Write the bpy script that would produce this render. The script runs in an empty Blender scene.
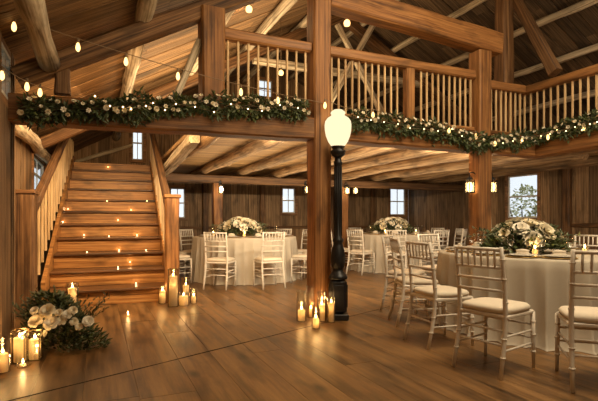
import bpy, math, random
from mathutils import Vector, Matrix
random.seed(7)
S = bpy.context.scene
COL = S.collection
PI = math.pi
rad = math.radians

# ------------------------------------------------------------------ camera, world, big lights, exposure
ALPHA = rad(23.7)
CA, SA = math.cos(ALPHA), math.sin(ALPHA)
FPX, H, HY = 460.0, 1.13, 220.0
cam = bpy.data.objects.new('camera', bpy.data.cameras.new('camera'))
COL.objects.link(cam)
cam.location = (0, 0, H)
cam.rotation_euler = (PI/2, 0, -ALPHA)
cam.data.sensor_width = 36.0
cam.data.lens = 36.0*FPX/598.0
cam.data.shift_y = (HY-200.5)/598.0
cam.data.clip_start = 0.05
S.camera = cam

W = bpy.data.worlds.new('world'); S.world = W; W.use_nodes = True
bg = W.node_tree.nodes['Background']
bg.inputs['Color'].default_value = (0.93, 0.97, 1.0, 1)
bg.inputs['Strength'].default_value = 0.75

WARM = (1.0, 0.62, 0.30)
def area(name, loc, target, sx, sy, power, color=WARM):
    l = bpy.data.lights.new(name, 'AREA'); l.shape = 'RECTANGLE'; l.size = sx; l.size_y = sy
    l.energy = power; l.color = color
    o = bpy.data.objects.new(name, l); COL.objects.link(o); o.location = loc
    d = Vector(target)-Vector(loc)
    o.rotation_euler = d.to_track_quat('-Z', 'Y').to_euler()
    return o
def point(name, loc, power, r=0.03, color=WARM, parent=None):
    l = bpy.data.lights.new(name, 'POINT'); l.energy = power; l.shadow_soft_size = r; l.color = color
    o = bpy.data.objects.new(name, l); COL.objects.link(o); o.location = loc
    if parent: o.parent = parent
    return o
area('barn_overhead_fill', (2.9, 2.0, 4.35), (3.1, 2.4, 0.0), 3.0, 2.4, 200, (1.0, 0.81, 0.54))  # added overhead fill above the view, no fixture hangs here
area('roof_bounce_fill', (1.6, 1.9, 2.3), (1.6, 2.6, 6), 2.4, 2.0, 58, (1.0, 0.75, 0.42))  # added upward fill standing in for light bounced onto the roof
area('loft_roof_fill', (2.2, 7.4, 3.0), (2.2, 7.4, 6), 3.4, 2.4, 52, (1.0, 0.75, 0.42))  # unseen fill added in the loft to brighten its roof
area('hidden_beam_fill', (3.55, 5.06, 2.12), (3.7, 9.0, 1.6), 4.4, 0.10, 140, (1.0, 0.82, 0.56))  # added strip hidden behind the front beam, brightens tables and back wall
area('underloft_fill', (4.2, 7.9, 1.55), (4.2, 7.9, 4), 5.0, 3.6, 62, (1.0, 0.78, 0.48))  # added upward fill for the joists, not visible from below
area('side_beam_fill', (6.16, 1.8, 2.12), (9.0, 4.0, 1.5), 0.10, 4.0, 90, (1.0, 0.80, 0.54))  # another added strip, out of sight behind the side beam
area('stair_overhead_fill', (0.2, 7.4, 2.95), (0.2, 7.6, 0), 1.2, 1.6, 22, (1.0, 0.66, 0.33))  # added fill over the stairs, not a lamp of the barn
area('stair_riser_fill', (0.2, 5.08, 2.18), (0.15, 8.0, 1.2), 1.5, 0.12, 52, (1.0, 0.64, 0.30))  # added strip tucked behind the left beam to brighten the risers
area('front_fill', (0.6, -1.9, 3.4), (1.6, 5.0, 1.2), 2.2, 1.2, 24, (1.0, 0.78, 0.50))  # added fill from behind the camera

S.view_settings.view_transform = 'Standard'
S.view_settings.look = 'None'
S.view_settings.gamma = 1
S.view_settings.use_curve_mapping = False
S.view_settings.exposure = 0.68
S.cycles.use_denoising = True
S.cycles.max_bounces = 8
S.cycles.transparent_max_bounces = 16
S.cycles.sample_clamp_indirect = 4.0
S.cycles.caustics_reflective = False
S.cycles.caustics_refractive = False

# ------------------------------------------------------------------ materials
def newmat(name):
    m = bpy.data.materials.new(name); m.use_nodes = True
    nt = m.node_tree
    b = nt.nodes['Principled BSDF']
    return m, nt, b
def N(nt, t, **kw):
    n = nt.nodes.new(t)
    for k, v in kw.items(): setattr(n, k, v)
    return n
def wood(name, dark, mid, light, rough=0.6, grain=18.0, along=1.3, vary=0.35, bump=0.25, stain=0.5, spec=0.4, knots=0.0):
    """grain runs along the local X axis; each board is an island of its own tone"""
    m, nt, b = newmat(name); L = nt.links
    tc = N(nt, 'ShaderNodeTexCoord'); geo = N(nt, 'ShaderNodeNewGeometry'); oi = N(nt, 'ShaderNodeObjectInfo')
    add = N(nt, 'ShaderNodeMath', operation='ADD'); L.new(geo.outputs['Random Per Island'], add.inputs[0]); L.new(oi.outputs['Random'], add.inputs[1])
    fr = N(nt, 'ShaderNodeMath', operation='FRACT'); L.new(add.outputs[0], fr.inputs[0])
    off = N(nt, 'ShaderNodeVectorMath', operation='SCALE'); off.inputs[0].default_value = (13.1, 7.7, 5.3); L.new(fr.outputs[0], off.inputs['Scale'])
    va = N(nt, 'ShaderNodeVectorMath', operation='ADD'); L.new(tc.outputs['Object'], va.inputs[0]); L.new(off.outputs[0], va.inputs[1])
    mp = N(nt, 'ShaderNodeMapping'); mp.inputs['Scale'].default_value = (along, grain, grain); L.new(va.outputs[0], mp.inputs['Vector'])
    n1 = N(nt, 'ShaderNodeTexNoise'); n1.inputs['Scale'].default_value = 1.0; n1.inputs['Detail'].default_value = 6; n1.inputs['Roughness'].default_value = 0.65
    n1.inputs['Distortion'].default_value = 0.25
    L.new(mp.outputs[0], n1.inputs['Vector'])
    mp2 = N(nt, 'ShaderNodeMapping'); mp2.inputs['Scale'].default_value = (1.6, 4.5, 4.5); L.new(va.outputs[0], mp2.inputs['Vector'])
    n2 = N(nt, 'ShaderNodeTexNoise'); n2.inputs['Scale'].default_value = 1.3; n2.inputs['Detail'].default_value = 4
    L.new(mp2.outputs[0], n2.inputs['Vector'])
    cr = N(nt, 'ShaderNodeValToRGB'); e = cr.color_ramp.elements
    e[0].position = 0.36; e[0].color = (*dark, 1); e[1].position = 0.66; e[1].color = (*light, 1)
    me = e.new(0.5); me.color = (*mid, 1)
    L.new(n1.outputs[0], cr.inputs[0])
    st = N(nt, 'ShaderNodeMapRange'); st.inputs['From Min'].default_value = 0.33; st.inputs['From Max'].default_value = 0.5
    st.inputs['To Min'].default_value = 1-stain; st.inputs['To Max'].default_value = 1.0; L.new(n2.outputs[0], st.inputs['Value'])
    vr = N(nt, 'ShaderNodeMapRange'); vr.inputs['To Min'].default_value = 1-vary; vr.inputs['To Max'].default_value = 1+vary; L.new(fr.outputs[0], vr.inputs['Value'])
    mu = N(nt, 'ShaderNodeMath', operation='MULTIPLY'); L.new(st.outputs[0], mu.inputs[0]); L.new(vr.outputs[0], mu.inputs[1])
    if knots:
        mp3 = N(nt, 'ShaderNodeMapping'); mp3.inputs['Scale'].default_value = (1.5, 3.2, 3.2); L.new(va.outputs[0], mp3.inputs['Vector'])
        vo = N(nt, 'ShaderNodeTexVoronoi'); vo.inputs['Scale'].default_value = 1.0; L.new(mp3.outputs[0], vo.inputs['Vector'])
        kr = N(nt, 'ShaderNodeMapRange'); kr.inputs['From Min'].default_value = 0.05; kr.inputs['From Max'].default_value = 0.17
        kr.inputs['To Min'].default_value = 1-knots; kr.inputs['To Max'].default_value = 1.0; L.new(vo.outputs['Distance'], kr.inputs['Value'])
        m2 = N(nt, 'ShaderNodeMath', operation='MULTIPLY'); L.new(mu.outputs[0], m2.inputs[0]); L.new(kr.outputs[0], m2.inputs[1]); mu = m2
    mx = N(nt, 'ShaderNodeVectorMath', operation='SCALE'); L.new(cr.outputs[0], mx.inputs[0]); L.new(mu.outputs[0], mx.inputs['Scale'])
    L.new(mx.outputs[0], b.inputs['Base Color'])
    rr = N(nt, 'ShaderNodeMapRange'); rr.inputs['To Min'].default_value = rough-0.1; rr.inputs['To Max'].default_value = rough+0.15; L.new(n1.outputs[0], rr.inputs['Value'])
    L.new(rr.outputs[0], b.inputs['Roughness'])
    b.inputs['Specular IOR Level'].default_value = spec
    bp = N(nt, 'ShaderNodeBump'); bp.inputs['Strength'].default_value = bump; bp.inputs['Distance'].default_value = 0.01
    L.new(n1.outputs[0], bp.inputs['Height']); L.new(bp.outputs[0], b.inputs['Normal'])
    return m
def plain(name, col, rough=0.5, metal=0.0, vary=0.0, noise=0.0, nscale=20, spec=0.5, sss=0.0, trans=0.0):
    m, nt, b = newmat(name); L = nt.links
    b.inputs['Base Color'].default_value = (*col, 1); b.inputs['Roughness'].default_value = rough; b.inputs['Metallic'].default_value = metal
    b.inputs['Specular IOR Level'].default_value = spec
    if sss:
        b.inputs['Subsurface Weight'].default_value = sss; b.inputs['Subsurface Radius'].default_value = (1.0, 0.6, 0.3); b.inputs['Subsurface Scale'].default_value = 0.05
    geo = N(nt, 'ShaderNodeNewGeometry'); tc = N(nt, 'ShaderNodeTexCoord')
    n = N(nt, 'ShaderNodeTexNoise'); n.inputs['Scale'].default_value = nscale; n.inputs['Detail'].default_value = 4; L.new(tc.outputs['Object'], n.inputs['Vector'])
    a = N(nt, 'ShaderNodeMapRange'); a.inputs['To Min'].default_value = 1-noise; a.inputs['To Max'].default_value = 1+noise; L.new(n.outputs[0], a.inputs['Value'])
    c = N(nt, 'ShaderNodeMapRange'); c.inputs['To Min'].default_value = 1-vary; c.inputs['To Max'].default_value = 1+vary; L.new(geo.outputs['Random Per Island'], c.inputs['Value'])
    mu = N(nt, 'ShaderNodeMath', operation='MULTIPLY'); L.new(a.outputs[0], mu.inputs[0]); L.new(c.outputs[0], mu.inputs[1])
    sc = N(nt, 'ShaderNodeVectorMath', operation='SCALE'); sc.inputs[0].default_value = col; L.new(mu.outputs[0], sc.inputs['Scale'])
    L.new(sc.outputs[0], b.inputs['Base Color'])
    return m
def leafmat(name, c1, c2):
    m, nt, b = newmat(name); L = nt.links
    geo = N(nt, 'ShaderNodeNewGeometry'); cr = N(nt, 'ShaderNodeValToRGB')
    cr.color_ramp.elements[0].color = (*c1, 1); cr.color_ramp.elements[1].color = (*c2, 1)
    L.new(geo.outputs['Random Per Island'], cr.inputs[0]); L.new(cr.outputs[0], b.inputs['Base Color'])
    b.inputs['Roughness'].default_value = 0.5; b.inputs['Specular IOR Level'].default_value = 0.35
    return m
def emit(name, col, strength):
    m = bpy.data.materials.new(name); m.use_nodes = True; nt = m.node_tree; nt.nodes.clear()
    e = N(nt, 'ShaderNodeEmission'); e.inputs[0].default_value = (*col, 1); e.inputs[1].default_value = strength
    o = N(nt, 'ShaderNodeOutputMaterial'); nt.links.new(e.outputs[0], o.inputs[0]); return m
def glassmat(name, tint=(1, 1, 1), refl=1.0):
    m = bpy.data.materials.new(name); m.use_nodes = True; nt = m.node_tree; nt.nodes.clear(); L = nt.links
    t = N(nt, 'ShaderNodeBsdfTransparent'); t.inputs[0].default_value = (*tint, 1)
    g = N(nt, 'ShaderNodeBsdfGlossy'); g.inputs['Roughness'].default_value = 0.03
    fw = N(nt, 'ShaderNodeLayerWeight'); fw.inputs['Blend'].default_value = 0.35
    mm = N(nt, 'ShaderNodeMath', operation='MULTIPLY'); L.new(fw.outputs['Facing'], mm.inputs[0]); mm.inputs[1].default_value = 0.55*refl
    ad = N(nt, 'ShaderNodeMath', operation='ADD'); L.new(mm.outputs[0], ad.inputs[0]); ad.inputs[1].default_value = 0.04
    mx = N(nt, 'ShaderNodeMixShader'); L.new(ad.outputs[0], mx.inputs[0]); L.new(t.outputs[0], mx.inputs[1]); L.new(g.outputs[0], mx.inputs[2])
    o = N(nt, 'ShaderNodeOutputMaterial'); L.new(mx.outputs[0], o.inputs[0]); return m

M = {}
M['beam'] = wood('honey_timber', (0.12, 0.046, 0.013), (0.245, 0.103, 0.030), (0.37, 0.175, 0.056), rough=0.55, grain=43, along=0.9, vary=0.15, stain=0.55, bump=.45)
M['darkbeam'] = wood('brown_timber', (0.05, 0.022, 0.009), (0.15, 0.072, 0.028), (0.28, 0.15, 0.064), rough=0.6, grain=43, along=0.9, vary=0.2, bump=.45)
M['rail'] = wood('railing_timber', (0.14, 0.056, 0.017), (0.275, 0.12, 0.037), (0.40, 0.19, 0.064), rough=0.5, grain=26, vary=0.12, bump=.35)
M['baluster'] = wood('baluster_wood', (0.38, 0.23, 0.11), (0.62, 0.42, 0.21), (0.76, 0.55, 0.31), rough=0.5, grain=26, vary=0.12, stain=0.2)
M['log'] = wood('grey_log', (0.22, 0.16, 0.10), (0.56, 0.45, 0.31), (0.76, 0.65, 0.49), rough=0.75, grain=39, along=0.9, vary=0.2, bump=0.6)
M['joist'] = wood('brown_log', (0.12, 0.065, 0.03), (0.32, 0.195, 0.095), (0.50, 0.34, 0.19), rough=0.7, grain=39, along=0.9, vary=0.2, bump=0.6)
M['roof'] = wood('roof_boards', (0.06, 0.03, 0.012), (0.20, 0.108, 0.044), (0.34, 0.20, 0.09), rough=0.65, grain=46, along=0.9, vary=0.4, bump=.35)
M['roofdark'] = wood('dark_roof_boards', (0.035, 0.022, 0.012), (0.105, 0.066, 0.036), (0.20, 0.13, 0.075), rough=0.7, grain=46, along=0.9, vary=0.45, bump=.4)  # darker board tone for the right slope
M['wall'] = wood('wall_boards', (0.10, 0.056, 0.028), (0.255, 0.155, 0.078), (0.38, 0.245, 0.135), rough=0.7, grain=43, along=0.9, vary=0.42, bump=.4)
M['deck'] = wood('loft_boards', (0.24, 0.13, 0.052), (0.42, 0.25, 0.105), (0.55, 0.35, 0.165), rough=0.6, grain=36, along=0.9, vary=0.22, stain=0.25)
M['floor'] = wood('floor_boards', (0.07, 0.034, 0.011), (0.155, 0.078, 0.026), (0.235, 0.126, 0.046), rough=0.33, grain=14, along=1.0, vary=0.13, bump=0.15, stain=0.5, spec=0.5, knots=0.75)
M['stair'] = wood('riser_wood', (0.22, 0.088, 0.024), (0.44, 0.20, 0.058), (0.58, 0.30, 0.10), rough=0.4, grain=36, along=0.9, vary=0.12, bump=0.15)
M['tread'] = wood('shaded_tread_wood', (0.045, 0.019, 0.007), (0.12, 0.052, 0.019), (0.20, 0.092, 0.035), rough=0.34, grain=36, along=0.9, vary=0.12, bump=0.15)  # shadow along the nosings is put into this dark tread colour
M['frame'] = wood('window_frame_wood', (0.15, 0.07, 0.03), (0.28, 0.14, 0.06), (0.38, 0.21, 0.1), rough=0.6, grain=24)
M['sash'] = plain('white_window_sash', (0.62, 0.60, 0.55), 0.5, noise=0.05)
M['void'] = plain('dark_underlay', (0.015, 0.009, 0.005), 0.9)
M['chair'] = plain('white_painted_wood', (0.66, 0.60, 0.51), 0.38, noise=0.05, nscale=30)
M['cushion'] = plain('ivory_cushion_fabric', (0.66, 0.58, 0.46), 0.85, noise=0.06, nscale=60)
M['cloth'] = plain('ivory_table_linen', (0.47, 0.415, 0.33), 0.9, noise=0.04, nscale=40)
M['iron'] = plain('black_cast_iron', (0.012, 0.012, 0.013), 0.42, metal=0.3, noise=0.15)
M['brass'] = plain('aged_brass', (0.11, 0.075, 0.035), 0.4, metal=0.9)
M['gold'] = plain('gold_glaze', (0.55, 0.36, 0.13), 0.32, metal=0.7, noise=0.1)
M['china'] = plain('white_china', (0.68, 0.65, 0.58), 0.25)
M['napkin'] = plain('cream_napkin', (0.66, 0.58, 0.46), 0.85, noise=0.05)
M['wax'] = plain('ivory_wax', (0.90, 0.80, 0.58), 0.5)
_nt = M['wax'].node_tree; _tr = N(_nt, 'ShaderNodeBsdfTranslucent'); _tr.inputs[0].default_value = (0.95, 0.70, 0.36, 1); _mx = N(_nt, 'ShaderNodeMixShader'); _mx.inputs[0].default_value = 0.5
_nt.links.new(_nt.nodes['Principled BSDF'].outputs[0], _mx.inputs[1]); _nt.links.new(_tr.outputs[0], _mx.inputs[2]); _nt.links.new(_mx.outputs[0], _nt.nodes['Material Output'].inputs[0])
M['wick'] = plain('charred_wick', (0.02, 0.015, 0.01), 0.9)
M['wire'] = plain('light_cord', (0.20, 0.13, 0.07), 0.7)
M['petal'] = plain('ivory_rose_petals', (0.80, 0.71, 0.51), 0.65, vary=0.12)
M['petalw'] = plain('white_rose_petals', (0.84, 0.78, 0.64), 0.65, vary=0.10)
M['leaf'] = leafmat('dark_green_leaves', (0.025, 0.042, 0.014), (0.115, 0.14, 0.045))
M['sage'] = leafmat('sage_leaves', (0.035, 0.055, 0.026), (0.16, 0.19, 0.105))
M['bush'] = leafmat('autumn_bush_leaves', (0.30, 0.33, 0.18), (0.75, 0.72, 0.42))
M['stem'] = plain('woody_stem', (0.07, 0.05, 0.025), 0.8)
M['bulb'] = emit('warm_bulb_glow', (1.0, 0.58, 0.19), 2.4)
M['fairy'] = emit('fairy_light_glow', (1.0, 0.62, 0.25), 6.0)
M['flame'] = emit('candle_flame_glow', (1.0, 0.58, 0.18), 40.0)
M['globe'] = emit('lamp_globe_glow', (1.0, 0.82, 0.50), 0.78)
M['lantern'] = emit('lantern_bulb_glow', (1.0, 0.62, 0.24), 9.0)
M['glass'] = glassmat('clear_glass', (0.94, 0.94, 0.92), 1.35)
M['pane'] = glassmat('window_glass', (0.96, 0.98, 1.0), 0.4)
M['earth'] = plain('pale_ground', (0.40, 0.42, 0.30), 0.95, noise=0.25, nscale=2)

# ------------------------------------------------------------------ helpers
def P(px, py=None, d=None, z=None):
    """pixel + depth (or height) -> point in the barn"""
    if d is None: d = FPX*(H-z)/(py-HY)
    lat = (px-299)/FPX*d
    zz = H+(HY-py)*d/FPX if py is not None else z
    return Vector((lat*CA+d*SA, -lat*SA+d*CA, zz))
def onv(px, v):                                        # u of the pixel column on the plane v
    return v*math.tan(math.atan((px-299)/FPX)+ALPHA)
def onu(px, u):
    return u/math.tan(math.atan((px-299)/FPX)+ALPHA)
def depth(u, v): return u*SA+v*CA
def zat(py, u, v): return H+(HY-py)*depth(u, v)/FPX

class MB:
    def __init__(s): s.v = []; s.f = []; s.s = []
    def add(s, vs, fs, smooth=False):
        o = len(s.v); s.v += [tuple(p) for p in vs]
        for f in fs: s.f.append(tuple(i+o for i in f)); s.s.append(smooth)
    def box(s, a, b):
        x0, y0, z0 = a; x1, y1, z1 = b
        s.add([(x0,y0,z0),(x1,y0,z0),(x1,y1,z0),(x0,y1,z0),(x0,y0,z1),(x1,y0,z1),(x1,y1,z1),(x0,y1,z1)],
              [(0,3,2,1),(4,5,6,7),(0,1,5,4),(1,2,6,5),(2,3,7,6),(3,0,4,7)])
    def cbox(s, a, b, c=0.004):
        """box with chamfered long edges along every axis (rounded look)"""
        x0, y0, z0 = a; x1, y1, z1 = b
        ring = lambda z, k: [(x0+k+c, y0+k, z), (x1-k-c, y0+k, z), (x1-k, y0+k+c, z), (x1-k, y1-k-c, z), (x1-k-c, y1-k, z), (x0+k+c, y1-k, z), (x0+k, y1-k-c, z), (x0+k, y0+k+c, z)]
        rs = [ring(z0, c), ring(z0+c, 0), ring(z1-c, 0), ring(z1, c)]
        vs = sum(rs, []); fs = [tuple(range(7, -1, -1)), tuple(range(24, 32))]
        for r in range(3):
            for i in range(8):
                j = (i+1) % 8; fs.append((r*8+i, r*8+j, r*8+8+j, r*8+8+i))
        s.add(vs, fs)
    def tube(s, pts, r, n=8, smooth=True, cap=True):
        pts = [Vector(p) for p in pts]; rs = r if isinstance(r, (list, tuple)) else [r]*len(pts)
        up = None; vs = []
        for i, p in enumerate(pts):
            t = (pts[min(i+1, len(pts)-1)]-pts[max(i-1, 0)]).normalized()
            if up is None: up = Vector((0, 0, 1)) if abs(t.z) < 0.9 else Vector((1, 0, 0))
            a = t.cross(up).normalized(); b = a.cross(t).normalized(); up = b
            for k in range(n):
                q = 2*PI*k/n; vs.append(p+(a*math.cos(q)+b*math.sin(q))*rs[i])
        fs = []
        for i in range(len(pts)-1):
            for k in range(n):
                j = (k+1) % n; fs.append((i*n+k, i*n+j, i*n+n+j, i*n+n+k))
        s.add(vs, fs, smooth)
        if cap:
            o = len(s.v)-len(vs)
            s.f.append(tuple(o+k for k in range(n))[::-1]); s.s.append(False)
            s.f.append(tuple(o+(len(pts)-1)*n+k for k in range(n))); s.s.append(False)
    def lathe(s, prof, n=16, c=(0, 0, 0), smooth=True, closed=True):
        vs = []; fs = []
        for (r, z) in prof:
            for k in range(n):
                q = 2*PI*k/n; vs.append((c[0]+r*math.cos(q), c[1]+r*math.sin(q), c[2]+z))
        for i in range(len(prof)-1):
            for k in range(n):
                j = (k+1) % n; fs.append((i*n+k, i*n+j, i*n+n+j, i*n+n+k))
        if closed:
            fs.append(tuple(range(n))[::-1]); fs.append(tuple((len(prof)-1)*n+k for k in range(n)))
        s.add(vs, fs, smooth)
    def ball(s, c, r, n=10, m=6, sz=1.0):
        s.lathe([(max(1e-4, r*math.sin(PI*i/m)), -r*sz*math.cos(PI*i/m)) for i in range(m+1)], n, c, True, True)
    def leaf(s, base, d, L, w, curl=0.15):
        d = d.normalized(); side = d.cross(Vector((random.uniform(-.4,.4), random.uniform(-.4,.4), 1)))
        if side.length < 1e-3: side = Vector((1, 0, 0))
        side.normalize(); nrm = side.cross(d)
        a = base; mid = base+d*L*0.5+nrm*L*curl; tip = base+d*L
        l = base+d*L*0.42+side*w*0.5; r = base+d*L*0.42-side*w*0.5
        l2 = base+d*L*0.72+side*w*0.36; r2 = base+d*L*0.72-side*w*0.36
        s.add([a, r, r2, tip, l2, l, mid], [(0, 1, 6), (1, 2, 6), (2, 3, 6), (3, 4, 6), (4, 5, 6), (5, 0, 6)], True)
    def build(s, name, mat, parent=None, loc=None, matrix=None):
        me = bpy.data.meshes.new(name); me.from_pydata(s.v, [], s.f); me.update()
        me.polygons.foreach_set('use_smooth', s.s); me.materials.append(mat if not isinstance(mat, str) else M[mat])
        o = bpy.data.objects.new(name, me); COL.objects.link(o)
        if parent: o.parent = parent
        if matrix is not None: o.matrix_local = matrix
        if loc is not None: o.location = loc
        return o

def tag(o, label=None, cat=None, group=None, kind=None):
    if label: o['label'] = label
    if cat: o['category'] = cat
    if group: o['group'] = group
    if kind: o['kind'] = kind
    return o
def thing(name, label, cat, loc=(0, 0, 0), rz=0.0, group=None):
    o = bpy.data.objects.new(name, None); COL.objects.link(o); o.empty_display_size = 0.1
    o.location = loc; o.rotation_euler = (0, 0, rz)
    return tag(o, label, cat, group)
def dup(root, loc=None, rz=None, label=None, group=None):
    r = root.copy(); COL.objects.link(r)
    if loc is not None: r.location = loc
    if rz is not None: r.rotation_euler = (0, 0, rz)
    if label: r['label'] = label
    if group: r['group'] = group
    for ch in root.children:
        c = ch.copy(); COL.objects.link(c); c.parent = r
        for g in ch.children:
            q = g.copy(); COL.objects.link(q); q.parent = c
    return r
def frame(p, xd, up=(0, 0, 1)):
    x = Vector(xd).normalized(); up = Vector(up)
    if abs(x.dot(up)) > 0.95: up = Vector((0, 1, 0))
    y = up.cross(x).normalized(); z = x.cross(y)
    m = Matrix((x, y, z)).transposed().to_4x4(); m.translation = Vector(p); return m
def beam(name, p0, p1, w, h, mat, parent=None, jit=0.006, ch=0.018):
    """hewn timber: grain along local X, w across, h high, slightly uneven with worn edges"""
    p0 = Vector(p0); p1 = Vector(p1); L = (p1-p0).length; n = max(2, int(L/0.35)+1)
    b = MB(); vs = []; fs = []
    for i in range(n+1):
        x = L*i/n; jw = random.uniform(-jit, jit); jh = random.uniform(-jit, jit); dy = random.uniform(-jit, jit)*.6
        a, c = w/2+jw, h/2+jh
        for (y, z) in ((-a+ch, -c), (a-ch, -c), (a, -c+ch), (a, c-ch), (a-ch, c), (-a+ch, c), (-a, c-ch), (-a, -c+ch)): vs.append((x, y+dy, z))
    for i in range(n):
        for k in range(8):
            j = (k+1) % 8; fs.append((i*8+k, i*8+j, i*8+8+j, i*8+8+k))
    fs.append(tuple(range(8))[::-1]); fs.append(tuple(n*8+k for k in range(8)))
    b.add(vs, fs)
    return b.build(name, mat, parent, matrix=frame(p0, p1-p0))
def log(name, p0, p1, r, mat='log', parent=None, wob=0.018, n=12):
    p0 = Vector(p0); p1 = Vector(p1); L = (p1-p0).length; k = max(3, int(L/0.3))
    b = MB(); y = z = 0
    pts = []; rs = []
    for i in range(k+1):
        y = y*.7+random.uniform(-wob, wob); z = z*.7+random.uniform(-wob, wob)
        pts.append((L*i/k, y, z)); rs.append(r*random.uniform(0.9, 1.08))
    b.tube(pts, rs, n)
    return b.build(name, mat, parent, matrix=frame(p0, p1-p0))
def struct(o): return tag(o, kind='structure')

# ------------------------------------------------------------------ the setting
UL, UR, VB, VF = -0.95, 9.3, 12.3, -2.7
ULF, VJ = -0.72, 5.0                       # front stretch of the left wall and where it steps back
RIDGE = 4.6
def zl(u): return 2.86+0.55*(u+0.33)
ZR = zl(RIDGE)
def zr(u): return ZR-0.55*(u-RIDGE)
def roofz(u): return zl(u) if u < RIDGE else zr(u)

# floor: wide boards along the hall
b = MB(); u = UL-0.1
while u < UR+0.1:
    w = random.uniform(0.24, 0.38); v = VF-0.1-random.uniform(0, 2)
    while v < VB+0.1:
        L = random.uniform(2.2, 4.6); b.box((v, -u-w+0.0015, -0.03+random.uniform(-.0006, .0006)), (v+L-0.003, -u-0.0005, random.uniform(-.0008, 0)))
        v += L
    u += w
struct(b.build('floor', 'floor', matrix=Matrix.Rotation(PI/2, 4, 'Z')))
b = MB(); b.box((UL-.3, VF-.3, -.08), (UR+.3, VB+.3, -.032)); struct(b.build('subfloor', 'void'))
sa, sb = P(-40, 413, z=0), P(392, 306, z=0)
so = beam('trim_1', sa+Vector((0, 0, .0005)), sb+Vector((0, 0, .0005)), 0.010, 0.003, 'void', jit=0.001, ch=0.001); struct(so)

def board_wall(name, p, along, length, top, openings=(), bw=0.22, mat='wall', z0=0.0, thick=0.04, flip=1):
    """vertical boards; openings = (s0, s1, za, zb)"""
    al = Vector(along); nrm = Vector((-al.y, al.x, 0))*flip
    cuts = [0.0, length]
    for o in openings: cuts += [o[0], o[1]]
    cuts = sorted(cuts); edges = []
    for a, c in zip(cuts, cuts[1:]):
        n = max(1, round((c-a)/bw)); edges += [a+(c-a)*i/n for i in range(n)]
    edges.append(length)
    b = MB()
    for a, c in zip(edges, edges[1:]):
        m = (a+c)/2; zt = top(m) if callable(top) else top
        segs = [(z0, zt)]
        for o in openings:
            if o[0]-1e-4 < m < o[1]+1e-4: segs = [(z0, o[2]), (o[3], zt)]
        t = random.uniform(0, 0.012)
        for (q0, q1) in segs:
            if q1 > q0:
                b.box((q0, a+0.005, -thick*.5), (q1, c-0.005, t)); b.box((q0, a, -thick), (q1, c, -thick*.5))
    mt = Matrix((Vector((0, 0, 1)), al, nrm)).transposed().to_4x4(); mt.translation = Vector(p)
    o = struct(b.build(name, mat, matrix=mt))
    return o
# local axes of board_wall must stay right-handed: z up x along = normal
def window(name, c, along, nrm, w, h, muntin=1, flush=False):
    """c: centre of the opening on the wall's room face; built with frame, sash, glass"""
    al = Vector(along); nr = Vector(nrm)
    mt = Matrix((al, nr, Vector((0, 0, 1)))).transposed().to_4x4(); mt.translation = Vector(c)
    f = MB(); t = 0.07
    for a, q in (((-w/2-t, -.06, -h/2-t), (-w/2, .035, h/2+t)), ((w/2, -.06, -h/2-t), (w/2+t, .035, h/2+t)),
                 ((-w/2, -.06, h/2), (w/2, .035, h/2+t)), ((-w/2, -.06, -h/2-t), (w/2, .05, -h/2))): f.cbox(a, q, .005)
    if flush: f.v = [(x, min(y, .003), z) for x, y, z in f.v]
    o = struct(f.build(name, 'frame', matrix=mt))
    s = MB(); e = 0.03
    for a, q in (((-w/2, -.04, -h/2), (-w/2+e, -.005, h/2)), ((w/2-e, -.04, -h/2), (w/2, -.005, h/2)), ((-w/2+e, -.04, h/2-e), (w/2-e, -.005, h/2)),
                 ((-w/2+e, -.04, -h/2), (w/2-e, -.005, -h/2+e)), ((-w/2+e, -.038, -.018), (w/2-e, -.004, .018))): s.box(a, q)
    if muntin:
        s.box((-.009, -.034, -h/2+e), (.009, -.012, -.018)); s.box((-.009, -.034, .018), (.009, -.012, h/2-e))
    if flush: s.v = [(x, y+.006, z) for x, y, z in s.v]
    sh = s.build('window_sash', 'sash', o)
    g = MB(); k = .022 if flush else 0; g.box((-w/2+e, -.026+k, -h/2+e), (w/2-e, -.022+k, h/2-e)); g.build('window_pane', 'pane', sh)
    return o

# openings
bw_win = []                              # back wall (v = VB): centre px, width px, top py, bottom py
for (x0, x1, y0, y1) in ((170, 185, 188, 218), (282, 295, 188, 213), (390, 405, 188, 215), (132, 143, 126, 160), (257, 272, 80, 97)):
    ua, ub = onv(x0, VB), onv(x1, VB); um = (ua+ub)/2
    bw_win.append((ua, ub, zat(y1, um, VB), zat(y0, um, VB)))
board_wall('wall_back', (UR, VB, 0), (-1, 0, 0), UR-UL, lambda s: roofz(UR-s)+0.15, [(UR-q[1], UR-q[0], q[2], q[3]) for q in bw_win], bw=0.26)
va, vb = onu(508, UR), onu(538, UR)
rz0, rz1 = zat(218, UR, (va+vb)/2), zat(175, UR, (va+vb)/2)
board_wall('wall_right', (UR, VF, 0), (0, 1, 0), VB-VF, zr(UR)+0.1, [(min(va, vb)-VF, max(va, vb)-VF, rz0, rz1)], bw=0.30)
lw = (8.4, 10.2, 1.62, 2.2)
board_wall('wall_left', (UL, VB, 0), (0, -1, 0), VB-VJ, zl(UL)+0.1, [(VB-lw[1], VB-lw[0], lw[2], lw[3])], bw=0.24)
fw = (4.40, 4.88, 2.18, 2.60)
board_wall('wall_left_front', (ULF, VJ, 0), (0, -1, 0), VJ-VF, zl(ULF)+0.1, [(VJ-fw[1], VJ-fw[0], fw[2], fw[3])], bw=0.24)
b = MB(); b.box((0, 0, 0), (zl(UL)+.1, .30, .06))
struct(b.build('trim_2', 'wall', matrix=frame((UL-.05, VJ-.06, 0), (0, 0, 1), (0, 1, 0))))
board_wall('wall_front', (UL, VF, 0), (1, 0, 0), UR-UL, lambda s: roofz(UL+s)+0.15, [], bw=0.3)
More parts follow.
